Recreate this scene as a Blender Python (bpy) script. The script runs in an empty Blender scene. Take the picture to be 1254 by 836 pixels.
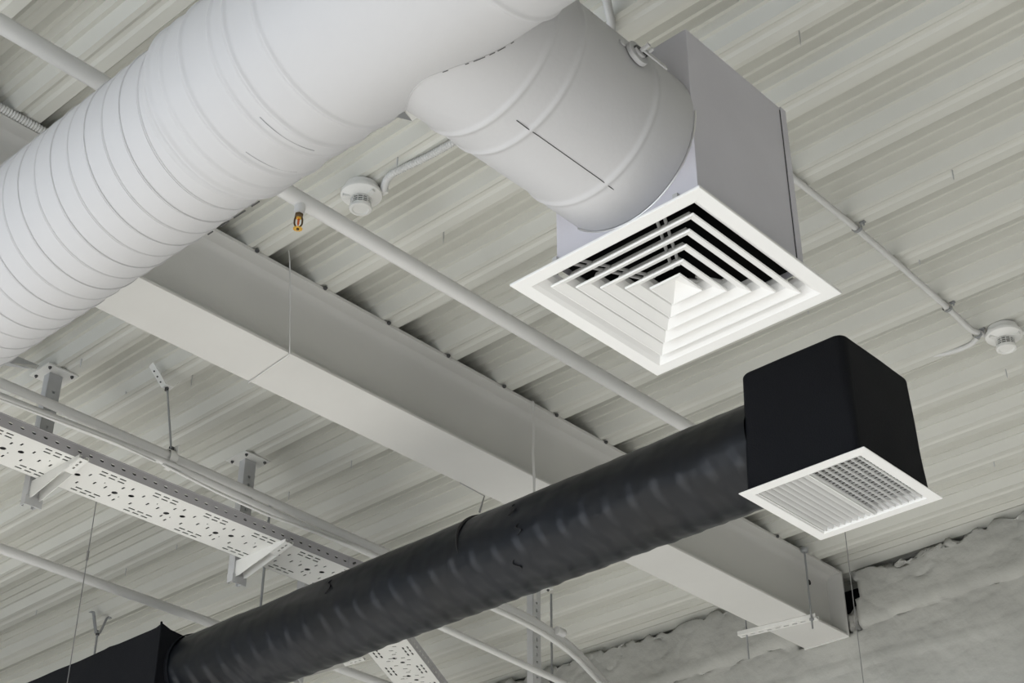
import bpy, bmesh, math, random
from mathutils import Vector, Matrix, noise
from math import sin, cos, pi, sqrt, radians
random.seed(7)
S = bpy.context.scene
COL = S.collection
EYE = 1.6                                   # eye height above the floor; heights below are measured from the eye

# ------------------------------------------------------------------ camera
cam = bpy.data.objects.new('camera', bpy.data.cameras.new('camera'))
COL.objects.link(cam)
cam.data.sensor_width = 36.0
cam.data.lens = 55.09
cam.data.clip_start = 0.05
HEAD, ELEV, ROLL = radians(47.0098), radians(32.3082), radians(0.1593)
fw = Vector((cos(ELEV)*sin(HEAD), cos(ELEV)*cos(HEAD), sin(ELEV)))
rt = Vector((cos(HEAD), -sin(HEAD), 0)); up = rt.cross(fw)
r2 = cos(ROLL)*rt + sin(ROLL)*up; u2 = -sin(ROLL)*rt + cos(ROLL)*up
m = Matrix((r2, u2, -fw)).transposed().to_4x4(); m.translation = Vector((0, 0, EYE))
cam.matrix_world = m
S.camera = cam

# ------------------------------------------------------------------ light and exposure
S.view_settings.view_transform = 'Standard'
S.view_settings.look = 'None'
S.view_settings.exposure = 0.38
S.view_settings.gamma = 1.0
S.view_settings.use_curve_mapping = False
w = bpy.data.worlds.new('daylight'); S.world = w; w.use_nodes = True
bg = w.node_tree.nodes['Background']
bg.inputs['Color'].default_value = (0.72, 0.84, 1.0, 1); bg.inputs['Strength'].default_value = 0.62

def area(name, loc, target, sx, sy, power, col):
    l = bpy.data.lights.new(name, 'AREA'); l.shape = 'RECTANGLE'; l.size = sx; l.size_y = sy
    l.energy = power; l.color = col
    o = bpy.data.objects.new(name, l); COL.objects.link(o)
    o.location = loc
    o.rotation_euler = (Vector(target) - Vector(loc)).to_track_quat('-Z', 'Y').to_euler()
    return o
# daylight through the glazed side of the hall, and a low sun that lights the pale floor
area('window_daylight', (-9.0, 4.0, 1.2), (3.0, 4.0, 3.0), 14.0, 3.6, 230, (0.74, 0.84, 1.0))
sun = bpy.data.lights.new('sun', 'SUN'); sun.energy = 10.4; sun.angle = radians(1.0); sun.color = (1.0, 0.985, 0.955)
so = bpy.data.objects.new('sun', sun); COL.objects.link(so)          # low sun through the open glazed side, lands on the floor only
so.rotation_euler = Vector((cos(radians(22)), -0.10, -sin(radians(22)))).to_track_quat('-Z', 'Y').to_euler()

# ------------------------------------------------------------------ materials
def mat(name, col, rough=0.6, metal=0.0, spec=0.5, bump=0.0, bscale=40.0, var=0.0, vscale=3.0, col2=None, coat=0.0):
    mt = bpy.data.materials.new(name); mt.use_nodes = True
    nt = mt.node_tree; b = nt.nodes['Principled BSDF']
    b.inputs['Base Color'].default_value = (*col, 1)
    b.inputs['Roughness'].default_value = rough
    b.inputs['Metallic'].default_value = metal
    b.inputs['Specular IOR Level'].default_value = spec
    b.inputs['Coat Weight'].default_value = coat
    tc = nt.nodes.new('ShaderNodeTexCoord')
    if var > 0:
        n = nt.nodes.new('ShaderNodeTexNoise'); n.inputs['Scale'].default_value = vscale
        n.inputs['Detail'].default_value = 5
        nt.links.new(tc.outputs['Object'], n.inputs['Vector'])
        mx = nt.nodes.new('ShaderNodeMix'); mx.data_type = 'RGBA'
        c2 = col2 or tuple(c*(1-var) for c in col)
        mx.inputs['A'].default_value = (*col, 1); mx.inputs['B'].default_value = (*c2, 1)
        rp = nt.nodes.new('ShaderNodeMapRange'); rp.inputs['From Min'].default_value = 0.38; rp.inputs['From Max'].default_value = 0.66
        nt.links.new(n.outputs['Fac'], rp.inputs['Value'])
        nt.links.new(rp.outputs['Result'], mx.inputs['Factor'])
        nt.links.new(mx.outputs['Result'], b.inputs['Base Color'])
    if bump > 0:
        n2 = nt.nodes.new('ShaderNodeTexNoise'); n2.inputs['Scale'].default_value = bscale
        n2.inputs['Detail'].default_value = 4
        nt.links.new(tc.outputs['Object'], n2.inputs['Vector'])
        bp = nt.nodes.new('ShaderNodeBump'); bp.inputs['Strength'].default_value = bump; bp.inputs['Distance'].default_value = 0.01
        nt.links.new(n2.outputs['Fac'], bp.inputs['Height'])
        nt.links.new(bp.outputs['Normal'], b.inputs['Normal'])
    return mt
M = dict(
    deck=mat('deck_paint', (0.63, 0.63, 0.58), 0.6, var=0.05, vscale=2.0),
    beam=mat('beam_paint', (0.66, 0.655, 0.63), 0.55, bump=0.06, bscale=50, var=0.05, vscale=2.5),
    duct=mat('duct_paint', (0.575, 0.575, 0.585), 0.5, bump=0.05, bscale=70, var=0.02, vscale=2.0),
    seam=mat('duct_seam', (0.42, 0.42, 0.44), 0.6),
    box=mat('plenum_paint', (0.66, 0.65, 0.70), 0.55, bump=0.05, bscale=70, var=0.04, vscale=5),
    metal=mat('bare_metal', (0.80, 0.80, 0.80), 0.3, metal=0.9),
    white=mat('diffuser_white', (0.88, 0.88, 0.865), 0.45),
    brace=mat('brace_paint', (0.55, 0.55, 0.54), 0.5),
    dark=mat('dark_interior', (0.012, 0.012, 0.013), 0.9),  # also stands in for shade in the deck troughs and wall pocket
    cloth=mat('black_wrap', (0.0070, 0.0078, 0.0105), 0.75, spec=0.18, bump=0.25, bscale=180),
    foil=mat('black_duct_wrap', (0.0050, 0.0068, 0.0105), 0.38, spec=0.34, bump=0.10, bscale=12, var=0.5, vscale=3, col2=(0.008, 0.0085, 0.0095)),
    patch=mat('black_tape', (0.006, 0.006, 0.008), 0.5),
    pipe=mat('pipe_paint', (0.70, 0.70, 0.69), 0.42, bump=0.03, bscale=60),
    cond=mat('conduit_paint', (0.68, 0.68, 0.665), 0.45),
    strut=mat('strut_paint', (0.56, 0.565, 0.57), 0.45, var=0.06, vscale=20),
    tray=mat('tray_paint', (0.78, 0.78, 0.75), 0.45),
    rail=mat('tray_rail_shaded', (0.47, 0.46, 0.475), 0.45),  # tray colour darkened, the shade of the near face put into it
    steel=mat('dull_steel', (0.36, 0.37, 0.38), 0.45, metal=0.5),
    bolt=mat('dark_bolt', (0.10, 0.10, 0.10), 0.5, metal=0.6),
    wire=mat('wire_steel', (0.30, 0.30, 0.30), 0.5, metal=0.4),
    brass=mat('brass', (0.86, 0.52, 0.10), 0.28, metal=1.0),
    bronze=mat('dark_bronze', (0.13, 0.09, 0.05), 0.35, metal=0.8),
    bulb=mat('sprinkler_bulb', (0.85, 0.16, 0.03), 0.1, spec=0.8),
    plastic=mat('detector_plastic', (0.82, 0.82, 0.79), 0.4),
    vent=mat('detector_vent', (0.16, 0.16, 0.15), 0.6),
    plaster=mat('plaster', (0.46, 0.46, 0.43), 0.85, bump=0.5, bscale=24, var=0.13, vscale=3.2),
    mortar=mat('mortar', (0.40, 0.395, 0.37), 0.9, bump=0.8, bscale=60, var=0.4, vscale=30),
    floor=mat('floor_concrete', (0.60, 0.595, 0.585), 0.6, bump=0.05, bscale=10, var=0.08, vscale=1.0),
    band=mat('wall_band', (0.78, 0.78, 0.76), 0.6),
    red=mat('red_wire', (0.45, 0.05, 0.02), 0.5),
)

# ------------------------------------------------------------------ helpers
def V(*a): return Vector(a)
def new_bm(): return bmesh.new()
def box(bm, x0, x1, y0, y1, z0, z1, mtx=None):
    vs = [bm.verts.new((x, y, z)) for x in (x0, x1) for y in (y0, y1) for z in (z0, z1)]
    for f in ((0,1,3,2),(4,6,7,5),(0,4,5,1),(2,3,7,6),(0,2,6,4),(1,5,7,3)):
        bm.faces.new([vs[i] for i in f])
    if mtx is not None:
        for v in vs: v.co = mtx @ v.co
    return vs
def frame_path(pts):
    pts = [Vector(p) for p in pts]; n = len(pts); T = []
    for i in range(n):
        a = pts[max(0, i-1)]; b = pts[min(n-1, i+1)]; T.append((b-a).normalized())
    ref = V(0, 0, 1) if abs(T[0].z) < 0.9 else V(1, 0, 0)
    N = [(ref - T[0]*ref.dot(T[0])).normalized()]
    for i in range(1, n):
        v = N[-1] - T[i]*N[-1].dot(T[i]); N.append(v.normalized())
    return pts, T, N
def tube(bm, pts, r, seg=16, caps=True):
    """r: number or list of radii, one per point"""
    pts, T, N = frame_path(pts); rings = []
    for i, p in enumerate(pts):
        rr = r[i] if isinstance(r, (list, tuple)) else r
        B = T[i].cross(N[i])
        rings.append([bm.verts.new(p + (N[i]*cos(2*pi*k/seg) + B*sin(2*pi*k/seg))*rr) for k in range(seg)])
    for a, b in zip(rings, rings[1:]):
        for k in range(seg): bm.faces.new((a[k], a[(k+1) % seg], b[(k+1) % seg], b[k]))
    if caps:
        bm.faces.new(rings[0][::-1]); bm.faces.new(rings[-1])
    return rings
def round_path(pts, rad, n=8):
    pts = [Vector(p) for p in pts]; out = [pts[0]]
    for i in range(1, len(pts)-1):
        a, b, c = pts[i-1], pts[i], pts[i+1]
        r = min(rad, (a-b).length*0.49, (c-b).length*0.49)
        p = b + (a-b).normalized()*r; q = b + (c-b).normalized()*r
        for k in range(n+1):
            t = k/n; out.append(p*(1-t)**2 + b*2*t*(1-t) + q*t*t)
    out.append(pts[-1]); return out
def resample(pts, step):
    pts = [Vector(p) for p in pts]; out = [pts[0].copy()]; need = step
    for a, b in zip(pts, pts[1:]):
        L = (b-a).length; pos = 0
        while pos + need <= L:
            pos += need; out.append(a + (b-a)*(pos/L)); need = step
        need -= (L-pos)
    return out
def lathe(bm, prof, origin, axis='Z', seg=32, caps=True):
    """prof: list of (radius, distance along the axis)"""
    o = Vector(origin); rings = []
    for r, h in prof:
        ring = []
        for k in range(seg):
            a = 2*pi*k/seg; c, s = r*cos(a), r*sin(a)
            if axis == 'Z': p = V(c, s, h)
            elif axis == 'Y': p = V(c, h, s)
            else: p = V(h, c, s)
            ring.append(bm.verts.new(o+p))
        rings.append(ring)
    for a, b in zip(rings, rings[1:]):
        for k in range(seg): bm.faces.new((a[k], a[(k+1) % seg], b[(k+1) % seg], b[k]))
    if caps:
        bm.faces.new(rings[0][::-1]); bm.faces.new(rings[-1])
def prism(bm, poly, h0, h1, mtx=None):
    """poly in XY, extruded along Z"""
    a = [bm.verts.new((x, y, h0)) for x, y in poly]; b = [bm.verts.new((x, y, h1)) for x, y in poly]
    n = len(poly)
    bm.faces.new(a[::-1]); bm.faces.new(b)
    for i in range(n): bm.faces.new((a[i], a[(i+1) % n], b[(i+1) % n], b[i]))
    if mtx is not None:
        for v in a+b: v.co = mtx @ v.co
def ribbon(bm, pts, width_dir, w, thick_dir, t):
    wd = Vector(width_dir).normalized()*w/2; td = Vector(thick_dir).normalized()*t/2; rs = []
    for p in pts:
        p = Vector(p); rs.append([bm.verts.new(p+q) for q in (wd+td, wd-td, -wd-td, -wd+td)])
    for a, b in zip(rs, rs[1:]):
        for k in range(4): bm.faces.new((a[k], a[(k+1) % 4], b[(k+1) % 4], b[k]))
    bm.faces.new(rs[0][::-1]); bm.faces.new(rs[-1])
def plate(bm, outer, holes, thick, mtx):
    """flat sheet with real openings: outer polygon and holes in the sheet's own XY, mtx puts it in place"""
    cu = bpy.data.curves.new('tmp', 'CURVE'); cu.dimensions = '2D'; cu.fill_mode = 'BOTH'; cu.extrude = thick/2
    for poly in [outer] + holes:
        sp = cu.splines.new('POLY'); sp.points.add(len(poly)-1)
        for p, (x, y) in zip(sp.points, poly): p.co = (x, y, 0, 1)
        sp.use_cyclic_u = True
    o = bpy.data.objects.new('tmp', cu); COL.objects.link(o)
    dg = bpy.context.evaluated_depsgraph_get(); dg.update()
    me = bpy.data.meshes.new_from_object(o.evaluated_get(dg))
    bpy.data.objects.remove(o); bpy.data.curves.remove(cu)
    n0 = len(bm.verts); bm.from_mesh(me); bpy.data.meshes.remove(me)
    bm.verts.ensure_lookup_table()
    for v in bm.verts[n0:]: v.co = mtx @ v.co
def slot(cx, cy, lx, ly): return [(cx-lx/2, cy-ly/2), (cx+lx/2, cy-ly/2), (cx+lx/2, cy+ly/2), (cx-lx/2, cy+ly/2)]
def disc(cx, cy, rx, ry=None, n=14):
    ry = ry or rx; return [(cx+rx*cos(2*pi*k/n), cy+ry*sin(2*pi*k/n)) for k in range(n)]

def finish(bm, name, material, parent=None, origin=None, smooth=None, bevel=0.0):
    """one mesh object; coordinates in bm are metres from the eye"""
    base = Vector(parent['base']) if parent is not None and 'base' in parent else None
    if base is None: base = Vector(origin) if origin is not None else Vector((0, 0, 0))
    bmesh.ops.recalc_face_normals(bm, faces=bm.faces)
    for v in bm.verts: v.co -= base
    me = bpy.data.meshes.new(name); bm.to_mesh(me); bm.free()
    o = bpy.data.objects.new(name, me); COL.objects.link(o)
    me.materials.append(M[material])
    if smooth is not None:
        for p in me.polygons: p.use_smooth = True
        me.set_sharp_from_angle(angle=radians(smooth))
    if parent is not None:
        o.parent = parent; BASES[o.name] = base
    else:
        o.location = base + V(0, 0, EYE)
    if bevel > 0:
        b = o.modifiers.new('bevel', 'BEVEL'); b.width = bevel; b.segments = 2; b.limit_method = 'ANGLE'
    return o
BASES = {}
class P:                                     # a part that carries sub-parts
    pass
def thing(name, label, cat, loc, group=None):
    o = bpy.data.objects.new(name, None); COL.objects.link(o)
    o.empty_display_size = 0.05
    o.location = Vector(loc) + V(0, 0, EYE); o['base'] = tuple(loc)
    o['label'] = label; o['category'] = cat
    if group: o['group'] = group
    return o
def sub(bm, name, material, part, root, **k):
    """sub-part of a part, sharing the part's origin"""
    o = finish(bm, name, material, root, **k); o.parent = part; return o
def tag(o, label, cat, group=None):
    o['label'] = label; o['category'] = cat
    if group: o['group'] = group
    return o
def struct(o): o['kind'] = 'structure'; return o
def dup(root, loc, label=None, rotz=0.0):
    r = root.copy(); COL.objects.link(r); r.location = Vector(loc) + V(0, 0, EYE)
    r.rotation_euler = (0, 0, rotz)
    if label: r['label'] = label
    for ch in list(root.children):
        c = ch.copy(); COL.objects.link(c); c.parent = r
        for g in ch.children:
            d = g.copy(); COL.objects.link(d); d.parent = c
    return r

# ------------------------------------------------------------------ the setting
ZD = 3.30                                    # underside of the deck ribs
PITCH, B0 = 0.3257, 2.794                    # a rib bottom ends at x = B0 + n*PITCH
XW = 6.62                                    # the end wall
PROF = [(0.0, 0.0), (0.012, 0.050), (0.028, 0.106), (0.044, 0.106), (0.056, 0.097), (0.072, 0.099), (0.082, 0.106), (0.100, 0.106),
        (0.116, 0.104), (0.130, 0.080), (0.146, 0.084), (0.160, 0.058), (0.178, 0.063), (0.190, 0.038), (0.207, 0.041), (0.2307, 0.0),
        (0.250, 0.0), (0.262, 0.007), (0.276, 0.006), (0.288, 0.0)]
def deck_profile(x0, x1):
    pts = []; n = math.floor((x0-B0)/PITCH)
    while B0 + n*PITCH < x1:
        for dx, dz in PROF:
            x = B0 + n*PITCH + dx
            if x0 <= x <= x1: pts.append((x, ZD+dz))
        n += 1
    return pts
def build_ceiling():
    bm = new_bm(); pts = deck_profile(-6.0, 6.9)
    y0, y1 = -6.0, 13.0
    rows = [[bm.verts.new((x, y, z)) for x, z in pts] for y in (y0, y1)]
    for i in range(len(pts)-1): bm.faces.new((rows[0][i], rows[0][i+1], rows[1][i+1], rows[1][i]))
    # a slab over the sheet
    box(bm, -6.0, 6.9, y0, y1, ZD+0.12, ZD+0.25)
    o = struct(finish(bm, 'ceiling', 'deck')); return o
build_ceiling()

# near-black fillers that stand in for the shade in the deck troughs above the beam
bm = new_bm()
n0 = math.floor((-4-B0)/PITCH)+1
for n in range(n0, 12):
    b = B0 + n*PITCH
    poly = [(b+0.003, ZD+0.001), (b+0.029, ZD+0.096), (b+0.112, ZD+0.096), (b+0.204, ZD+0.034), (b+0.226, ZD+0.001)]
    a = [bm.verts.new((x, 3.93, z)) for x, z in poly]; c = [bm.verts.new((x, 4.0, z)) for x, z in poly]
    if poly[-1][0] > 6.85: 
        continue
    bm.faces.new(a); bm.faces.new(c[::-1])
    for i in range(5): bm.faces.new((a[i], a[(i+1) % 5], c[(i+1) % 5], c[i]))
struct(finish(bm, 'trim_trough_shade', 'dark'))

bm = new_bm(); box(bm, -12, 7.0, -12, 15, -EYE-0.1, -EYE)
struct(finish(bm, 'floor', 'floor'))
bm = new_bm(); box(bm, -6.2, -6.0, -6.0, -1.8, -EYE, ZD+0.25); struct(finish(bm, 'wall_left_blocker', 'plaster'))  # unseen, added to keep the sun off the floor behind the eye
for nm, yy in (('wall_front_blocker', -6.0), ('wall_far_blocker', 13.0)):  # unseen, added to shut out sky light from both ends
    bm = new_bm(); box(bm, -10, 6.9, yy, yy+0.2, -EYE, ZD+0.25); struct(finish(bm, nm, 'plaster'))

# end wall: rough plastered blockwork, with a broken pocket round the beam end and a ragged top
def hill(x, c, wd): return math.exp(-((x-c)/wd)**2)
def build_wall():
    bm = new_bm(); dy = 0.022
    ys = [-6.0, -3.0, -1.5] + [-0.5 + i*dy for i in range(int(9.5/dy))] + [10.5, 12.99]
    zs = [-1.6, 0.5, 1.6, 2.0] + [2.30 + i*0.014 for i in range(72)]
    zs = [z for z in zs if z < ZD-0.012] + [ZD-0.005]
    grid = {}
    for i, y in enumerate(ys):
        topcut = 0.008 + 0.014*abs(noise.noise(V(y*1.7, 3.1, 0))) + 0.020*max(0, noise.noise(V(y*1.1+4, 9.1, 0))) + 0.006*noise.noise(V(y*5, 1, 0)) + 0.004*noise.noise(V(y*17, 1, 0)) + 0.004*noise.noise(V(y*40, 1, 0))
        topcut += 0.045*hill(y, 3.45, 0.16) + 0.02*hill(y, 3.2, 0.3) + 0.02*hill(y, 5.3, 0.5)
        for j, z in enumerate(zs):
            d = 0.012*noise.noise(V(y*2, z*2, 0)) + 0.006*noise.noise(V(y*8, z*9, 5)) + 0.0045*noise.noise(V(y*24, z*24, 2)) + 0.003*max(0, noise.noise(V(y*6+3, z*7, 9)))
            ridge = 3.03 + 0.018*noise.noise(V(y*1.5, 7, 0)) + 0.008*noise.noise(V(y*7, 7, 0))
            d += 0.022*hill(z, ridge, 0.020)*(0.85+0.4*noise.noise(V(y*5, 2, 2)))
            d += 0.016*max(0, min(1, (z-ridge)/0.03))
            d += 0.006*hill(z, 2.80+0.02*noise.noise(V(y*2, 1, 3)), 0.02)
            d += 0.006*max(0, noise.noise(V(y*5, z*5, 8))-0.1)*hill(z, 3.12, 0.12)
            crack = noise.noise(V(y*4, z*4, 12))
            if abs(crack) < 0.02 and z > 2.95: d -= 0.006
            zz = z
            if j == len(zs)-1: zz = ZD - topcut
            elif z > ZD-topcut: zz = ZD-topcut-0.001*(len(zs)-j)
            grid[i, j] = bm.verts.new((XW-d, y, zz))
    def in_pocket(y, z):
        y += 0.018*noise.noise(V(y*20, z*20, 0)); z += 0.02*noise.noise(V(y*18, z*18, 4))
        return 3.748-0.02*hill(z, 3.2, .05) < y < 4.12 and 2.96 < z < 3.6
    for i in range(len(ys)-1):
        for j in range(len(zs)-1):
            c = (grid[i, j].co + grid[i+1, j+1].co)/2
            if in_pocket(c.y, c.z): continue
            bm.faces.new((grid[i, j], grid[i+1, j], grid[i+1, j+1], grid[i, j+1]))
    o = struct(finish(bm, 'wall_right', 'plaster', smooth=50))
    s = o.modifiers.new('thickness', 'SOLIDIFY'); s.thickness = 0.09; s.offset = 0
    return o
build_wall()
bm = new_bm(); box(bm, XW+0.30, XW+0.5, -6.0, 13.0, -EYE, ZD+0.25)
struct(finish(bm, 'wall_back_shade', 'dark'))  # near-black sheet added behind the pocket to darken it and stop light leaks
# pale band that starts low on the wall
bm = new_bm(); box(bm, XW-0.035, XW+0.02, -0.5, 6.0, 1.6, 2.560)
struct(finish(bm, 'trim_2', 'band', bevel=0.006))

# ------------------------------------------------------------------ steel beam
YB0, YB1, ZB = 3.815, 4.073, 2.947
def build_beam():
    t = thing('steel_beam', 'long off-white painted steel I-beam running under the corrugated ceiling into the wall', 'beam', (3.0, 3.944, ZB))
    x0, x1 = -4.0, 6.56; ym = (YB0+YB1)/2
    bm = new_bm(); box(bm, x0, x1, YB0, YB1, ZD-0.016, ZD-0.001); finish(bm, 'top_flange', 'beam', t, bevel=0.002)
    bm = new_bm(); box(bm, x0, x1, YB0, YB1, ZB, ZB+0.012); finish(bm, 'bottom_flange', 'beam', t, bevel=0.002)
    # the web sits a little behind the flange edge, with soft fillets where it meets the flanges
    bm = new_bm()
    yy = YB0+0.088
    prof = [(yy-0.030, ZD-0.016), (yy-0.014, ZD-0.024), (yy-0.004, ZD-0.040), (yy, ZD-0.07), (yy, ZB+0.05), (yy-0.004, ZB+0.034), (yy-0.014, ZB+0.020), (yy-0.026, ZB+0.012),
            (yy+0.10, ZB+0.012), (yy+0.086, ZB+0.03), (yy+0.08, ZB+0.05), (yy+0.08, ZD-0.05), (yy+0.10, ZD-0.016)]
    n = len(prof); nx = 60
    rows = [[bm.verts.new((x0+(x1-x0)*i/nx, y, z)) for y, z in prof] for i in range(nx+1)]
    for a, b in zip(rows, rows[1:]):
        for k in range(n): bm.faces.new((a[k], a[(k+1) % n], b[(k+1) % n], b[k]))
    bm.faces.new(rows[0][::-1]); bm.faces.new(rows[-1])
    finish(bm, 'web', 'beam', t, smooth=40)
    bm = new_bm(); box(bm, x1, x1+0.012, YB0-0.004, YB1+0.004, ZB-0.006, ZD-0.001); finish(bm, 'end_plate', 'beam', t, bevel=0.002)
    bm = new_bm(); tube(bm, [(x1-0.17, yy+0.006, 3.205), (x1-0.17, yy-0.004, 3.205)], 0.014, 14)
    finish(bm, 'bolt_hole', 'dark', t)
    for n in range(-1, 11):
        x = B0 + n*PITCH - 0.056
        bm = new_bm(); lathe(bm, [(0.006, 0.0), (0.008, 0.004), (0.008, 0.010), (0.004, 0.012)], (x, YB0-0.006, ZD-0.013), 'Z', 8); finish(bm, 'bolt', 'bolt', t)
    # small drips of paint frozen on the lower edge
    bm = new_bm()
    for dx, dz in ((4.61, 0.0),):
        lathe(bm, [(0.001, 0.0), (0.008, 0.004), (0.03, 0.02), (0.034, 0.03)], (dx, yy-0.02, ZB+0.012), 'Z', 12)
    finish(bm, 'paint_lump', 'beam', t, smooth=60)
build_beam()

# loose mortar stuffed beside the beam end
bm = new_bm()
bmesh.ops.create_icosphere(bm, subdivisions=4, radius=0.052)
for v in bm.verts:
    v.co = v.co*(1+0.55*noise.noise(v.co*26)+0.25*noise.noise(v.co*70))
    v.co = V(v.co.x*0.9, v.co.y*1.0, v.co.z*1.3) + V(XW+0.004, 3.790, 3.030)
tag(finish(bm, 'mortar_lump', 'mortar', None, (XW, 3.78, 2.95), smooth=60), 'rough grey lump of mortar stuffed in the wall hole beside the beam end', 'mortar')

# ------------------------------------------------------------------ main white spiral duct
XM, ZM, RM = 1.678, 2.535, 0.2255
def spiral(bm, cx, cz, R, y0, y1, pitch, prof, seg=96):
    turns = (y1-y0)/pitch; N = int(turns*seg)
    cols = []
    for i in range(N+1):
        th = 2*pi*i/seg
        cols.append([bm.verts.new((cx+(R+h)*cos(th), y0+pitch*(i/seg+u), cz+(R+h)*sin(th))) for u, h in prof])
    for a, b in zip(cols, cols[1:]):
        for k in range(len(prof)-1): bm.faces.new((a[k], b[k], b[k+1], a[k+1]))
    # join one turn to the next
    for i in range(N-seg):
        bm.faces.new((cols[i][-1], cols[i+1][-1], cols[i+1+seg][0], cols[i+seg][0]))
def build_main_duct():
    t = thing('spiral_air_duct', 'large round white spiral-seam ventilation duct crossing the upper left', 'air duct', (XM, 2.5, ZM-RM))
    w_ = lambda mm: mm/1000/0.147
    prof = [(0.0, 0.0), (0.020, 0.0), (0.030, 0.0030), (0.048, 0.0034), (0.056, -0.0045), (0.072, -0.0045), (0.080, 0.0), (0.25, 0.0006), (0.45, 0.0004),
            (0.505, 0.0), (0.52, 0.0024), (0.536, 0.0026), (0.544, -0.0030), (0.558, -0.0030), (0.566, 0.0), (0.8, 0.0006), (0.985, 0.0)]
    bm = new_bm(); spiral(bm, XM, ZM, RM-0.001, 2.42, 9.6, 0.1465, prof); finish(bm, 'spiral_section', 'duct', t, smooth=35)
    # plain tee fitting with pressed beads
    bm = new_bm(); prof = []
    def add(y, r): prof.append((r, y))
    beads = [(2.525, 0.0075, 0.020), (2.470, 0.004, 0.010), (2.395, 0.006, 0.012), (2.29, 0.0045, 0.010), (2.235, 0.006, 0.012), (2.135, 0.0055, 0.012), (1.62, 0.0055, 0.012), (1.50, 0.006, 0.012), (1.38, 0.007, 0.02), (0.9, 0.006, 0.012), (0.4, 0.006, 0.012)]
    y = 2.56
    while y > -1.2:
        r = RM + 0.011
        if y > 2.50: r = RM + 0.001 + 0.010*max(0.0, (2.56-y)/0.06)**0.7
        for by, bh, bw in beads: r += bh*hill(y, by, bw*0.55)
        add(y, r)
        y -= 0.004 if y > 1.3 else 0.02
    lathe(bm, prof, (XM, 0, ZM), 'Y', 96)
    for v in bm.verts:
        if v.co.y > 2.15: 
            d = V(v.co.x-XM, 0, v.co.z-ZM).normalized()
            v.co += d*0.0018*noise.noise(v.co*14)
    finish(bm, 'tee_fitting', 'duct', t, smooth=60)
    # narrow lap edges and open cracks in the painted tape
    for (yy, a0, a1, dr, sk) in ((2.375, 262, 300, 0.0113, 0.0), (2.268, 250, 290, 0.0113, 0.0)):
        pts = []
        for k in range(41):
            a = radians(a0+(a1-a0)*k/40)
            pts.append((XM+(RM+dr)*cos(a), yy+sk*k/40, ZM+(RM+dr)*sin(a)))
        bm = new_bm(); tube(bm, pts, 0.0011, 6)
        finish(bm, 'lap_seam', 'seam', t, smooth=60)
    for i, (yy, L) in enumerate(((2.60, 0.03), (2.66, 0.045), (2.73, 0.035), (2.80, 0.02), (2.545, 0.02))):
        a = radians(322+i*1.2)
        p = V(XM+(RM+0.0040)*cos(a), yy, ZM+(RM+0.0040)*sin(a))
        bm = new_bm(); tube(bm, [p, p+V(0, L, 0)], 0.002, 6); finish(bm, 'open_seam', 'bolt', t)
    return t
build_main_duct()

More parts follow.
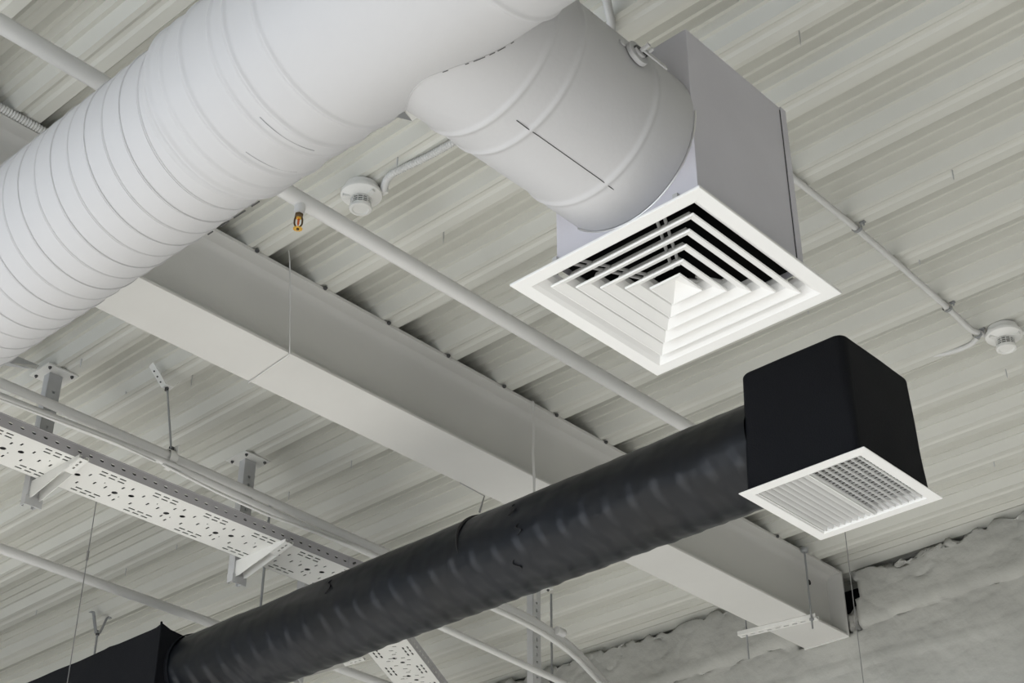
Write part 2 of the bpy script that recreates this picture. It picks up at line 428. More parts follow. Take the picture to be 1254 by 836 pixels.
# ------------------------------------------------------------------ branch duct to the square diffuser
YR, ZR, RR = 1.910, 2.535, 0.2205
def build_branch():
    t = thing('branch_air_duct', 'short round white branch duct between the spiral duct and the square plenum box', 'air duct', (2.1, YR, ZR-RR))
    bm = new_bm(); prof = []
    beads = [(1.960, 0.0045, 0.013), (2.052, 0.0045, 0.013), (2.320, 0.005, 0.014)]
    x = 1.70
    while x <= 2.462:
        r = RR + 0.004*(1/(1+math.exp(-(x-2.335)/0.008)))
        for bx, bh, bw in beads: r += bh*hill(x, bx, bw*0.6)
        prof.append((r, x)); x += 0.004
    lathe(bm, prof, (0, YR, ZR), 'X', 96)
    finish(bm, 'duct_tube', 'duct', t, smooth=60)
    # saddle seam where the branch meets the spiral duct, its paint cracked here and there
    bm = new_bm(); pts = []
    for k in range(97):
        a = 2*pi*k/96; y, z = YR+(RR+0.001)*cos(a), ZR+(RR+0.001)*sin(a)
        dz = z-ZM; x = XM+sqrt(max(0.0, (RM+0.0115)**2-dz*dz))
        pts.append(V(x, y, z))
    tube(bm, pts, 0.0014, 8, caps=False); finish(bm, 'saddle_seam', 'duct', t, smooth=60)
    for k0, n in ((60, 1.2), (61.6, 0.8), (63, 1.6), (65.2, 0.5), (58.6, 0.5), (54.5, 0.4), (68, 0.8)):
        i = int(k0); p = pts[i].lerp(pts[i+1], k0-i)+V(0.001, -0.0005, -0.0016)
        bm = new_bm(); tube(bm, [p, p+(pts[i+1]-pts[i])*n], 0.0011, 6); finish(bm, 'paint_crack', 'bolt', t)
    bm = new_bm()
    a = math.atan2(1.857-YR, 2.321-ZR)      # the long lap of the sheet
    def sf(x, a, dr=0.0015): return V(x, YR+(RR+dr)*sin(a), ZR+(RR+dr)*cos(a))
    tube(bm, [sf(2.005+0.0365*k, a, 0.0005+(0.002 if abs(2.005+0.0365*k-2.052) < 0.02 else 0)+(0.003 if abs(2.005+0.0365*k-2.32) < 0.02 else 0)) for k in range(11)], 0.0012, 6)
    finish(bm, 'lap_seam', 'bolt', t)
    bm = new_bm(); pts = [V(2.462, YR+(RR+0.007)*cos(q), ZR+(RR+0.007)*sin(q)) for q in [radians(180+1.5*k) for k in range(90)]]
    tube(bm, pts, 0.0028, 8); finish(bm, 'edge_trim', 'metal', t, smooth=60)
    # damper quadrant and lever on the near side
    a = math.atan2(1.694-YR, 2.575-ZR); nrm = V(0, sin(a), cos(a)); tan = V(0, cos(a), -sin(a)); c = sf(2.243, a, 0)
    mt = Matrix((V(1, 0, 0), tan, V(1, 0, 0).cross(tan))).transposed().to_4x4(); mt.translation = c
    sgn = 1 if (V(1, 0, 0).cross(tan)).dot(nrm) > 0 else -1
    bm = new_bm()
    for r, h0, h1 in ((0.034, 0.002, 0.014), (0.018, 0.014, 0.020)):
        prism(bm, disc(0, 0, r, r, 28), sgn*h0, sgn*h1, mt)
    prism(bm, disc(-0.043, 0.012, 0.012, 0.009, 16), 0, sgn*0.004, mt)
    d = finish(bm, 'damper_quadrant', 'duct', t, bevel=0.001)
    bm = new_bm(); prism(bm, [(0.0, -0.007), (0.09, -0.006), (0.096, 0.0), (0.09, 0.006), (0.0, 0.007)], sgn*0.024, sgn*0.028, mt)
    prism(bm, disc(0.0, 0, 0.006, 0.006, 6), sgn*0.018, sgn*0.045, mt)
    prism(bm, disc(0.022, 0.006, 0.005, 0.005, 6), sgn*0.018, sgn*0.040, mt)
    sub(bm, 'damper_lever', 'duct', d, t)
    bm = new_bm(); prism(bm, disc(0.004, 0.004, 0.024, 0.010, 16), sgn*0.0142, sgn*0.0205, mt)
    sub(bm, 'damper_slot', 'bolt', d, t)
build_branch()

# ------------------------------------------------------------------ grey plenum box
BX0, BX1, BY0, BY1, BZ0, BZ1 = 2.462, 2.898, 1.692, 2.140, 2.282, 2.815
def build_box():
    t = thing('plenum_box', 'pale lilac-grey square sheet-metal box above the square louvred diffuser', 'plenum box', ((BX0+BX1)/2, (BY0+BY1)/2, BZ0))
    def shell(x0, x1, y0, y1, z0, z1):
        bm = new_bm()
        v = [bm.verts.new((x, y, z)) for x in (x0, x1) for y in (y0, y1) for z in (z0, z1)]
        for f in ((0,1,3,2),(4,6,7,5),(0,4,5,1),(2,3,7,6),(1,5,7,3)): bm.faces.new([v[i] for i in f])
        return bm
    finish(shell(BX0, BX1, BY0, BY1, BZ0, BZ1), 'casing', 'box', t, bevel=0.002)
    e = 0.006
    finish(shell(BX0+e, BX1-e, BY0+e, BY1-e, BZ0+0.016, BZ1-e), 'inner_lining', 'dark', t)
    bm = new_bm(); box(bm, BX1-0.020, BX1+0.004, BY0-0.004, BY0, BZ0, BZ1+0.001); finish(bm, 'corner_fold', 'box', t, bevel=0.001)
    bm = new_bm(); box(bm, BX1-0.0225, BX1-0.0205, BY0-0.002, BY0+0.001, BZ0, BZ1-0.01); finish(bm, 'corner_joint', 'bolt', t)
build_box()

# ------------------------------------------------------------------ square four-way diffuser
def build_diffuser():
    cx, cy, z = 2.701, 1.946, 2.2446
    t = thing('square_ceiling_diffuser', 'large white square diffuser with nested louvre rings facing down', 'air diffuser', (cx, cy, z))
    def ringprof(prof, name, material='white', **k):
        """prof: list of (half side, height); swept round a mitred square"""
        bm = new_bm(); rows = []
        for h, dz in prof:
            rows.append([bm.verts.new((cx+sx*h, cy+sy*h, z+dz)) for sx, sy in ((-1,-1),(1,-1),(1,1),(-1,1))])
        n = len(rows)
        for i in range(n):
            a, b = rows[i], rows[(i+1) % n]
            for q in range(4): bm.faces.new((a[q], a[(q+1) % 4], b[(q+1) % 4], b[q]))
        return finish(bm, name, material, t, **k)
    ringprof([(0.2995, 0.000), (0.3005, 0.003), (0.3005, 0.007), (0.262, 0.011), (0.244, 0.030), (0.234, 0.052), (0.226, 0.052), (0.2285, 0.040), (0.236, 0.026), (0.252, 0.008), (0.262, 0.000)], 'frame', bevel=0.0008)
    for s in (0.2255, 0.1805, 0.1365, 0.0920):
        ringprof([(s, 0.0), (s+0.0015, 0.002), (s+0.0005, 0.006), (s-0.020, 0.016), (s-0.032, 0.034), (s-0.036, 0.048), (s-0.039, 0.048), (s-0.037, 0.034), (s-0.026, 0.014), (s-0.006, 0.0025), (s-0.0022, 0.0)], 'louvre_ring')
    bm = new_bm(); s = 0.0475
    c = [bm.verts.new((cx+a*s, cy+b*s, z)) for a, b in ((-1,-1),(1,-1),(1,1),(-1,1))]
    i_ = [bm.verts.new((cx+a*(s-0.003), cy+b*(s-0.003), z+0.001)) for a, b in ((-1,-1),(1,-1),(1,1),(-1,1))]
    o_ = [bm.verts.new((cx+a*(s+0.001), cy+b*(s+0.001), z+0.006)) for a, b in ((-1,-1),(1,-1),(1,1),(-1,1))]
    ap = bm.verts.new((cx, cy, z+0.030)); at = bm.verts.new((cx, cy, z+0.040))
    for q in range(4):
        r = (q+1) % 4
        bm.faces.new((c[q], c[r], i_[r], i_[q])); bm.faces.new((i_[q], i_[r], ap))
        bm.faces.new((c[q], o_[q], o_[r], c[r])); bm.faces.new((o_[q], at, o_[r]))
    finish(bm, 'centre_pyramid', 'white', t)
    for k, (sx, sy) in enumerate(((-1, 0.32), (-1, -0.32), (1, 0.32), (1, -0.32))):
        bm = new_bm()
        for off in (0, 0.028):
            tube(bm, [(cx+sx*0.035, cy+(sy*0.12+off*0.8), z+0.043), (cx+sx*0.235, cy+sy*0.45+off*0.8, z+0.045)], 0.0045, 8)
        finish(bm, 'support_bar', 'brace', t)
    for a, b in ((-1, -1), (1, -1), (1, 1), (-1, 1)):
        for q in (-1, 1):
            bm = new_bm()
            x_, y_ = cx+a*0.243, cy+b*0.243
            dx, dy = (0, -b*0.05) if q < 0 else (-a*0.05, 0)
            box(bm, x_+dx-0.007, x_+dx+0.007, y_+dy-0.007, y_+dy+0.007, z+0.052, z+0.066)
            finish(bm, 'corner_clip', 'brace', t)
build_diffuser()

# ------------------------------------------------------------------ black round duct
XK, ZK, RK = 3.852, 2.420, 0.1690
def build_black_duct():
    t = thing('black_air_duct', 'long black-wrapped round ventilation duct running diagonally across the lower half', 'air duct', (XK, 4.0, ZK-RK))
    bm = new_bm(); y0, y1 = 2.425, 5.52; ny, seg = 620, 96; rings = []
    for i in range(ny+1):
        y = y0+(y1-y0)*i/ny; ring = []
        for k in range(seg):
            a = 2*pi*k/seg; dx, dz = cos(a), sin(a)
            ph = (y + 0.018*sin(3*a+1) + 0.02*noise.noise(V(dx*2, y*3, dz*2)) + 0.035*a/6.28)/0.104
            saw = ph-math.floor(ph)
            fold = 0.5+0.5*sin(2*pi*saw+0.7*sin(2*pi*saw))          # long swell, short fall, like slack wrap over a coil
            wl = 0.10+1.3*max(0, -dz*0.88-dx*0.30-0.25)                  # sags most underneath
            r = RK + 0.0062*(fold-0.5)*min(1.0, wl) + 0.0035*noise.noise(V(dx*2.2, y*5, dz*2.2)) + 0.0016*noise.noise(V(dx*7, y*15, dz*7))
            r += 0.004*hill(y, 3.66, 0.012)*0 - 0.004*hill(y, 3.71, 0.012)*max(0, dz)
            ring.append(bm.verts.new((XK+r*dx, y, ZK+r*dz)))
        rings.append(ring)
    for a, b in zip(rings, rings[1:]):
        for k in range(seg): bm.faces.new((a[k], a[(k+1) % seg], b[(k+1) % seg], b[k]))
    finish(bm, 'duct_wrap', 'foil', t, smooth=70)
    # torn tape flaps
    for (yy, a0, a1, wd) in ((3.44, 150, 166, 0.02), (3.40, 184, 197, 0.007), (4.42, 150, 172, 0.012), (3.46, 222, 240, 0.004)):
        bm = new_bm(); pts = []
        prev = None
        for k in range(13):
            a = radians(a0+(a1-a0)*k/12); r = RK+0.0045+0.003*sin(pi*k/12)
            y = yy+0.012*sin(k*0.6)
            ww = wd*(0.3+0.7*sin(pi*k/12))
            p = [bm.verts.new((XK+(r+q)*cos(a), y+s*ww/2, ZK+(r+q)*sin(a))) for q, s in ((0, -1), (0, 1), (-0.004, 1), (-0.004, -1))]
            if prev:
                for j in range(4): bm.faces.new((prev[j], prev[(j+1) % 4], p[(j+1) % 4], p[j]))
            else: bm.faces.new(p)
            prev = p
        bm.faces.new(prev[::-1])
        finish(bm, 'tape_flap', 'patch', t, smooth=50)
build_black_duct()

def soft_box(bm, xa, xb, ya, yb, z0, z1, taper, rc, rtop, n=10, wob=0.003):
    """box with rounded upright corners that narrows a little towards its rounded top"""
    cx, cy = (xa+xb)/2, (ya+yb)/2; hx, hy = (xb-xa)/2, (yb-ya)/2
    levels = [(z0+(z1-rtop-z0)*i/24, 0.0) for i in range(25)]
    levels += [(z1-rtop+rtop*sin(q), rtop*(1-cos(q))) for q in [pi/2*i/6 for i in range(1, 7)]]
    rings = []
    for z, ins in levels:
        f = (z-z0)/(z1-z0); tp = taper*(f**0.75); ring = []
        ax, ay = hx-tp-ins, hy-tp-ins; r = max(0.002, rc*(0.45+0.55*f)-ins*0.3)
        for qx, qy, a0 in ((1, 1, 0), (-1, 1, 90), (-1, -1, 180), (1, -1, 270)):
            for k in range(n+1):
                a = radians(a0+90*k/n)
                ring.append(V(cx+qx*(ax-r)+r*cos(a), cy+qy*(ay-r)+r*sin(a), z))
        # extra points along the flats
        full = []
        L = len(ring)
        for i in range(L):
            full.append(ring[i])
            if (i+1) % (n+1) == 0:
                p, q = ring[i], ring[(i+1) % L]
                for k in range(1, 10): full.append(p.lerp(q, k/10))
        rings.append([bm.verts.new(p + V(noise.noise(p*6)*wob, noise.noise(p*6+V(9, 0, 0))*wob, noise.noise(p*4+V(0, 7, 0))*wob*(1 if f > 0.6 else 0))) for p in full])
    for a, b in zip(rings, rings[1:]):
        for k in range(len(a)): bm.faces.new((a[k], a[(k+1) % len(a)], b[(k+1) % len(a)], b[k]))
    bm.faces.new(rings[-1])
    return rings
def build_black_boxes():
    t = thing('black_plenum_box', 'black cloth-wrapped box on the end of the black duct with a white grille beneath', 'plenum box', (3.9, 2.235, 2.205))
    bm = new_bm(); rings = soft_box(bm, 3.682, 4.104, 2.034, 2.440, 2.204, 2.632, 0.007, 0.035, 0.018)
    finish(bm, 'wrap', 'cloth', t, smooth=60)
    bm = new_bm(); rings = soft_box(bm, 3.702, 4.094, 2.044, 2.428, 2.204, 2.60, 0.014, 0.03, 0.01, wob=0)
    finish(bm, 'inner_lining', 'dark', t, smooth=60)
    t = thing('black_duct_box', 'large black-wrapped rectangular duct box in the bottom left corner', 'duct box', (3.95, 6.5, 2.1))
    bm = new_bm(); rings = []
    x0, x1, z0, z1 = 3.645, 4.24, 2.02, 2.585
    ny = 90
    for i in range(ny+1):
        y = 5.468+(9.0-5.468)*i/ny; ring = []
        sag = 0.004*noise.noise(V(y*5, 0, 0))+0.005*hill(y, 5.85, 0.03)
        path = []
        for k in range(12): path.append((x0, z0+(z1-z0)*k/12))
        path.append((x0, z1+0.012*hill(y, 5.468, 0.03)))
        for k in range(1, 12):
            f = k/12; path.append((x0+(x1-x0)*f, z1-0.020*sin(pi*f)))
        path.append((x1, z1))
        for k in range(1, 12): path.append((x1, z1+(z0-z1)*k/12))
        path.append((x1, z0))
        for k in range(1, 12): path.append((x1+(x0-x1)*k/12, z0))
        for x, z in path:
            p = V(x, y, z+(sag if z > 2.5 else 0)); b = 0.006*noise.noise(p*5)
            ring.append(bm.verts.new(p+V(b, 0, 0.5*b)))
        rings.append(ring)
    for a, b in zip(rings, rings[1:]):
        for k in range(len(a)): bm.faces.new((a[k], a[(k+1) % len(a)], b[(k+1) % len(a)], b[k]))
    bm.faces.new(rings[0][::-1]); bm.faces.new(rings[-1])
    finish(bm, 'wrap', 'cloth', t, smooth=45)
    # standing fold round the corner edge
    bm = new_bm(); tube(bm, [(x0-0.001, 5.468, z0), (x0-0.001, 5.466, 2.4), (x0-0.002, 5.468, z1+0.016)], [0.004, 0.004, 0.005], 8)
    finish(bm, 'corner_fold', 'cloth', t)
    bm = new_bm(); lathe(bm, [(RK+0.004, 0.0), (RK+0.008, -0.01), (RK+0.006, -0.03)], (XK, 5.468, ZK), 'Y', 64, caps=False)
    finish(bm, 'duct_collar', 'cloth', t, smooth=60)
build_black_boxes()

# ------------------------------------------------------------------ white register under the black box
def build_grille():
    x0, x1, y0, y1, z = 3.672, 4.128, 2.008, 2.460, 2.2000
    cx, cy = (x0+x1)/2, (y0+y1)/2
    t = thing('supply_air_grille', 'white rectangular supply grille with slanted blades under the black box', 'air grille', (cx, cy, z))
    hx, hy = (x1-x0)/2, (y1-y0)/2
    bm = new_bm(); rows = []
    for d, dz in ((0.0, 0.001), (0.0, 0.004), (0.004, 0.006), (0.041, 0.006), (0.041, 0.050), (0.038, 0.050), (0.038, 0.004), (0.036, 0.0)):
        rows.append([bm.verts.new((cx+a*(hx-d), cy+b*(hy-d), z+dz)) for a, b in ((-1,-1),(1,-1),(1,1),(-1,1))])
    for i in range(len(rows)):
        a, b = rows[i], rows[(i+1) % len(rows)]
        for q in range(4): bm.faces.new((a[q], a[(q+1) % 4], b[(q+1) % 4], b[q]))
    finish(bm, 'frame', 'white', t, bevel=0.0008)
    xi0, xi1, yi0, yi1 = x0+0.0405, x1-0.0405, y0+0.0405, y1-0.0405
    def blade(yc, zc, ang, wd, th):
        bm = new_bm(); n = 10; prof = []
        for k in range(n):                    # thin aerofoil section
            a = 2*pi*k/n; u, v = wd/2*cos(a), th/2*sin(a)
            prof.append((yc+u*cos(ang)-v*sin(ang), zc+u*sin(ang)+v*cos(ang)))
        A = [bm.verts.new((xi0, y_, z_)) for y_, z_ in prof]; B = [bm.verts.new((xi1, y_, z_)) for y_, z_ in prof]
        bm.faces.new(A[::-1]); bm.faces.new(B)
        for k in range(n): bm.faces.new((A[k], A[(k+1) % n], B[(k+1) % n], B[k]))
        return finish(bm, 'blade', 'white', t, smooth=50)
    W = yi1-yi0; n = 16; p = W/n
    for i in range(n):
        yc = yi0+p*(i+0.5)
        if i < 8: blade(yc, z+0.009, radians(95), 0.011, 0.0026)
        else: blade(yc-0.001, z+0.011, radians(116-1.2*(i-8)), 0.0180, 0.0024)
    bm = new_bm(); yc = yi0+p*8.15; box(bm, xi0, xi1, yc-0.009, yc-0.006, z+0.002, z+0.022); finish(bm, 'divider', 'white', t)
    nb = 20; q = (xi1-xi0)/nb
    for i in range(nb):
        xc = xi0+q*(i+0.5); ang = radians(68)
        bm = new_bm(); c, s_ = cos(ang)*0.005, sin(ang)*0.005
        v = [(xc-c-0.0007, z+0.032-s_), (xc-c+0.0007, z+0.032-s_), (xc+c+0.0007, z+0.032+s_), (xc+c-0.0007, z+0.032+s_)]
        A = [bm.verts.new((a, yi0, b)) for a, b in v]; B = [bm.verts.new((a, yi1, b)) for a, b in v]
        bm.faces.new(A[::-1]); bm.faces.new(B)
        for k in range(4): bm.faces.new((A[k], A[(k+1) % 4], B[(k+1) % 4], B[k]))
        finish(bm, 'rear_blade', 'white', t)
build_grille()

# ------------------------------------------------------------------ sprinkler pipe and head
YP, ZP, RP = 3.262, 3.100, 0.0275
def build_sprinkler_pipe():
    t = thing('sprinkler_pipe', 'straight white sprinkler pipe with one small brass head, in front of the steel beam', 'pipe', (2.5, YP, ZP-RP))
    bm = new_bm(); tube(bm, round_path([(-4.0, YP, ZP), (5.16, YP, ZP), (5.16, YP, ZD-0.005)], 0.07), RP, 32); finish(bm, 'pipe_run', 'pipe', t, smooth=50)
    bm = new_bm(); lathe(bm, [(0.018, 0.0), (0.018, -0.034), (0.0165, -0.036), (0.0165, -0.046)], (2.492, YP, ZP-0.012), 'Z', 24)
    finish(bm, 'outlet', 'pipe', t, smooth=40)
    x, y, z = 2.492, YP, ZP-0.058
    bm = new_bm(); lathe(bm, [(0.0135, 0.0), (0.0145, -0.003), (0.0145, -0.011), (0.011, -0.014), (0.008, -0.016)], (x, y, z), 'Z', 6); h = finish(bm, 'sprinkler_head', 'bronze', t)
    for s in (-1, 1):
        bm = new_bm(); dx, dy = 0.0125*s*0.73, -0.0125*s*0.68
        tube(bm, round_path([(x+dx*0.7, y+dy*0.7, z-0.010), (x+dx, y+dy, z-0.020), (x+dx, y+dy, z-0.042), (x+dx*0.15, y+dy*0.15, z-0.055)], 0.01), 0.0030, 8)
        sub(bm, 'frame_arm', 'bronze', h, t, smooth=50)
    bm = new_bm(); lathe(bm, [(0.0015, -0.014), (0.0035, -0.020), (0.0037, -0.038), (0.0015, -0.046)], (x, y, z), 'Z', 12); sub(bm, 'glass_bulb', 'bulb', h, t, smooth=60)
    bm = new_bm(); lathe(bm, [(0.009, -0.0145), (0.009, -0.018), (0.005, -0.020)], (x, y, z), 'Z', 16); sub(bm, 'bulb_seat', 'brass', h, t, smooth=50)
    # deflector: a slotted round plate
    bm = new_bm(); poly = []
    for k in range(12):
        a = 2*pi*k/12; d = 0.09
        for q, r in ((-d*1.9, 0.0155), (d*1.9, 0.0155), (d*2.2, 0.010), (pi/6-d*2.2, 0.010)): poly.append((x+r*cos(a+q), y+r*sin(a+q)))
    prism(bm, poly, z-0.0590, z-0.0575)
    sub(bm, 'deflector', 'brass', h, t)
    bm = new_bm(); lathe(bm, [(0.0045, -0.0535), (0.0055, -0.0575), (0.0045, -0.062)], (x, y, z), 'Z', 12); sub(bm, 'screw_boss', 'bronze', h, t, smooth=50)
build_sprinkler_pipe()

# pipe behind the tray
bm = new_bm(); yl = 6.14; tube(bm, [(-1.0, yl-0.01, 3.0), (9.6, yl+0.01, 3.0)][:1]+[(XW+0.1, yl, 3.0)], 0.0235, 28)
tag(finish(bm, 'water_pipe', 'pipe', None, (3, yl, 2.97), smooth=50), 'straight pale grey pipe beyond the perforated tray, passing above the black box', 'pipe')
# second pipe, seen below the black duct
bm = new_bm(); tube(bm, [(4.70, 4.885, 2.755), (4.80, 4.892, 2.755), (XW-0.05, 5.03, 2.755)], 0.0165, 24)
tag(finish(bm, 'lower_conduit', 'cond', None, (5.5, 4.95, 2.74), smooth=50), 'thin grey conduit passing in front of the slotted post below the black duct', 'conduit')

# ------------------------------------------------------------------ smoke detectors
def build_detector(x, y, label, g='smoke detectors on the ceiling'):
    z = ZD
    t = thing('smoke_detector', label, 'smoke detector', (x, y, z-0.09), g)
    bm = new_bm(); lathe(bm, [(0.050, 0.0), (0.058, -0.002), (0.060, -0.020), (0.058, -0.024)], (x, y, z), 'Z', 48); finish(bm, 'mounting_base', 'plastic', t, smooth=40)
    bm = new_bm(); lathe(bm, [(0.062, -0.0245), (0.0705, -0.028), (0.0715, -0.036), (0.070, -0.041), (0.060, -0.047), (0.045, -0.052), (0.037, -0.055)], (x, y, z), 'Z', 48)
    b = finish(bm, 'body', 'plastic', t, smooth=35)
    bm = new_bm(); lathe(bm, [(0.0300, -0.050), (0.0300, -0.088)], (x, y, z), 'Z', 32); finish(bm, 'chamber', 'vent', t, smooth=40)
    bm = new_bm()
    for k in range(3): lathe(bm, [(0.0345, -0.0580-k*0.0085), (0.0355, -0.0592-k*0.0085), (0.0345, -0.0608-k*0.0085), (0.030, -0.0594-k*0.0085)], (x, y, z), 'Z', 40)
    for k in range(12):
        a = 2*pi*k/12; box(bm, -0.0012, 0.0012, 0.031, 0.036, -0.088, -0.053, Matrix.Translation((x, y, z)) @ Matrix.Rotation(a, 4, 'Z'))
    finish(bm, 'vent_cage', 'plastic', t)
    bm = new_bm(); lathe(bm, [(0.034, -0.084), (0.0385, -0.0855), (0.0395, -0.092), (0.037, -0.098), (0.029, -0.0995), (0.025, -0.0960), (0.001, -0.0960)], (x, y, z), 'Z', 40); finish(bm, 'cap', 'plastic', t, smooth=35)
    for k in range(3):
        bm = new_bm(); a = 2*pi*k/3+0.5
        mt = Matrix.Translation((x, y, z)) @ Matrix.Rotation(a, 4, 'Z')
        prism(bm, [(0.036, -0.011), (0.064, -0.007), (0.064, 0.007), (0.036, 0.011)], -0.0555, -0.046, mt); finish(bm, 'grip_rib', 'plastic', t)
    bm = new_bm(); box(bm, x+0.045, x+0.068, y-0.062, y-0.035, z-0.022, z-0.001); finish(bm, 'cable_entry', 'plastic', t, bevel=0.002)
    return t
build_detector(2.747, 3.262, 'round white smoke detector on the ceiling beside the sprinkler pipe')
build_detector(5.036, 2.092, 'round white smoke detector near the right edge at the end of a conduit')

# ------------------------------------------------------------------ conduits on the ceiling
def corrugated(bm, pts, r, step=0.010):
    pts = resample(round_path(pts, 0.06, 10), step/2)
    tube(bm, pts, [r+(0.0022 if i % 2 else -0.0022) for i in range(len(pts))], 16)
def flexible(name, pts, r, label):
    bm = new_bm(); corrugated(bm, pts, r)
    return tag(finish(bm, name, 'cond', None, pts[0]), label, 'conduit')
flexible('flexible_conduit', [(2.795, 3.205, ZD-0.018), (2.752, 3.14, ZD-0.016), (2.775, 2.95, ZD-0.016), (2.785, 2.60, ZD-0.016), (2.790, 2.25, ZD-0.016), (2.735, 2.140, ZD-0.016), (2.62, 2.070, ZD-0.016), (2.40, 1.93, ZD-0.016)], 0.0115,
         'thin ribbed white conduit from the left smoke detector to behind the branch duct')
flexible('flexible_conduit', [(-3.9, 3.79, ZD-0.014), (1.75, 3.790, ZD-0.014), (2.20, 3.790, ZD-0.014)], 0.0125,
         'grey ribbed conduit lying along the beam top in the upper left corner')
def build_conduit2():
    t = thing('rigid_conduit', 'thin grey conduit running from the white plenum box to the right-hand smoke detector', 'conduit', (4.3, 2.15, ZD-0.03))
    bm = new_bm(); tube(bm, round_path([(3.10, 2.150, ZD-0.016), (4.08, 2.142, ZD-0.016), (4.70, 2.163, ZD-0.016), (4.95, 2.178, ZD-0.016), (5.012, 2.160, ZD-0.012)], 0.3), 0.0115, 18)
    finish(bm, 'conduit_tube', 'cond', t, smooth=50)
    for x, y in ((4.075, 2.142), (4.742, 2.167), (4.985, 2.175)):
        bm = new_bm()
        pts = [(x, y+0.018*cos(a), ZD-0.016-0.015*sin(a)) for a in [pi*k/10 for k in range(-1, 12)]]
        ribbon(bm, pts, (1, 0, 0), 0.014, (0, 0.3, 1), 0.002)
        box(bm, x-0.007, x+0.007, y-0.034, y-0.014, ZD-0.005, ZD-0.001)
        tube(bm, [(x, y-0.028, ZD-0.004), (x, y-0.028, ZD-0.018)], 0.0035, 8)
        finish(bm, 'saddle_clip', 'steel', t)
    bm = new_bm(); tube(bm, [(5.004, 2.166, ZD-0.016), (5.018, 2.158, ZD-0.012)], 0.004, 8); finish(bm, 'wire_end', 'red', t)
    bm = new_bm(); tube(bm, round_path([(5.02, 2.19, ZD-0.010), (5.05, 2.24, ZD-0.010), (5.055, 2.33, ZD-0.004), (5.045, 2.40, ZD+0.01)], 0.06), 0.010, 14)
    tag(finish(bm, 'conduit_tail', 'cond', None, (5.03, 2.2, ZD-0.01), smooth=50), 'short curved conduit tail beside the right-hand smoke detector', 'conduit')
build_conduit2()

# ------------------------------------------------------------------ perforated cable tray
def tray_holes(L, W, start):
    H = []; x = start
    while x < L:
        for k in range(3):                    # three pairs of long slots by each edge
            sx = x+0.010+k*0.042
            for yy in (0.026, 0.050, W-0.050, W-0.026):
                H.append(slot(sx+0.014+(0.007 if yy in (0.050, W-0.050) else 0), yy, 0.030, 0.0092))
        for yy in (0.085, W-0.085): H.append(slot(x-0.002, yy, 0.0080, 0.020)); H.append(slot(x+0.150, yy, 0.0080, 0.020))
        H.append(slot(x+0.048, W/2-0.001, 0.0080, 0.022)); H.append(slot(x+0.098, W/2-0.001, 0.0080, 0.022))
        H.append(disc(x+0.150, W/2+0.012, 0.0125)); H.append(disc(x+0.212, W/2-0.012, 0.0120))
        for yy in (0.065, W-0.065): H.append(slot(x+0.182, yy, 0.0080, 0.020))
        H.append(slot(x+0.075, 0.100, 0.005, 0.008)); H.append(slot(x+0.182, W/2+0.03, 0.005, 0.009))
        x += 0.250
    return [h for h in H if min(p[0] for p in h) > 0.006 and max(p[0] for p in h) < L-0.006]
def build_tray(origin, ang, L, W, start, label, H=0.052):
    ox, oy, oz = origin
    t = thing('cable_tray', label, 'cable tray', origin, 'perforated cable trays')
    R = Matrix.Translation(origin) @ Matrix.Rotation(ang, 4, 'Z')
    bm = new_bm(); plate(bm, [(0, 0), (L, 0), (L, W), (0, W)], tray_holes(L, W, start), 0.0016, R)
    finish(bm, 'perforated_base', 'tray', t)
    for yy in (0.0, W):
        bm = new_bm(); hs = []; x = 0.03
        while x < L-0.02: hs.append(disc(x, H*0.52, 0.0095, 0.0060, 10)); x += 0.050
        side = R @ Matrix.Translation((0, yy, 0)) @ Matrix.Rotation(pi/2, 4, 'X')
        plate(bm, [(0, -0.0008), (L, -0.0008), (L, H), (0, H)], hs, 0.0016, side)
        d = 0.010 if yy == 0 else -0.010
        box(bm, 0, L, min(yy, yy+d), max(yy, yy+d), H-0.0015, H, R)
        tube(bm, [R @ V(0, yy, H), R @ V(L, yy, H)], 0.0028, 8)
        finish(bm, 'side_rail', 'rail', t)
    return t, R
ZT = 2.800
TW = 0.262
build_tray((0.9, 4.79, ZT), 0.0, 3.30, TW, 0.192, 'long white perforated cable tray on the left, in front of the black duct\'s left end')
t2, R2 = build_tray((4.37, 4.925, ZT), radians(30), 2.40, 0.235, 0.13, 'white perforated cable tray section turning away below the black duct')
def tray_cables(R, L, W, where, x0=0.0, n=8):
    for i in range(n):
        y = 0.023 + (W-0.046)*i/(n-1); r = 0.0185 if i in (0, n-1) else (0.0125 if i % 3 else 0.0145)
        pts = [R @ V(x0+L*k/14.0, y+0.0025*sin(k*1.3+i*2), 0.0015+r) for k in range(15)]
        bm = new_bm(); tube(bm, pts, r, 10)
        tag(finish(bm, 'black_cable', 'patch', None, pts[0], smooth=50), 'black cable lying in the %s, dark through its slots' % where, 'cable', 'cables lying in the %s' % where)
tray_cables(Matrix.Translation((0.9, 4.79, ZT)), 3.22, TW, 'long perforated tray')
tray_cables(R2, 2.30, 0.235, 'tray section that turns away', 0.06, 7)
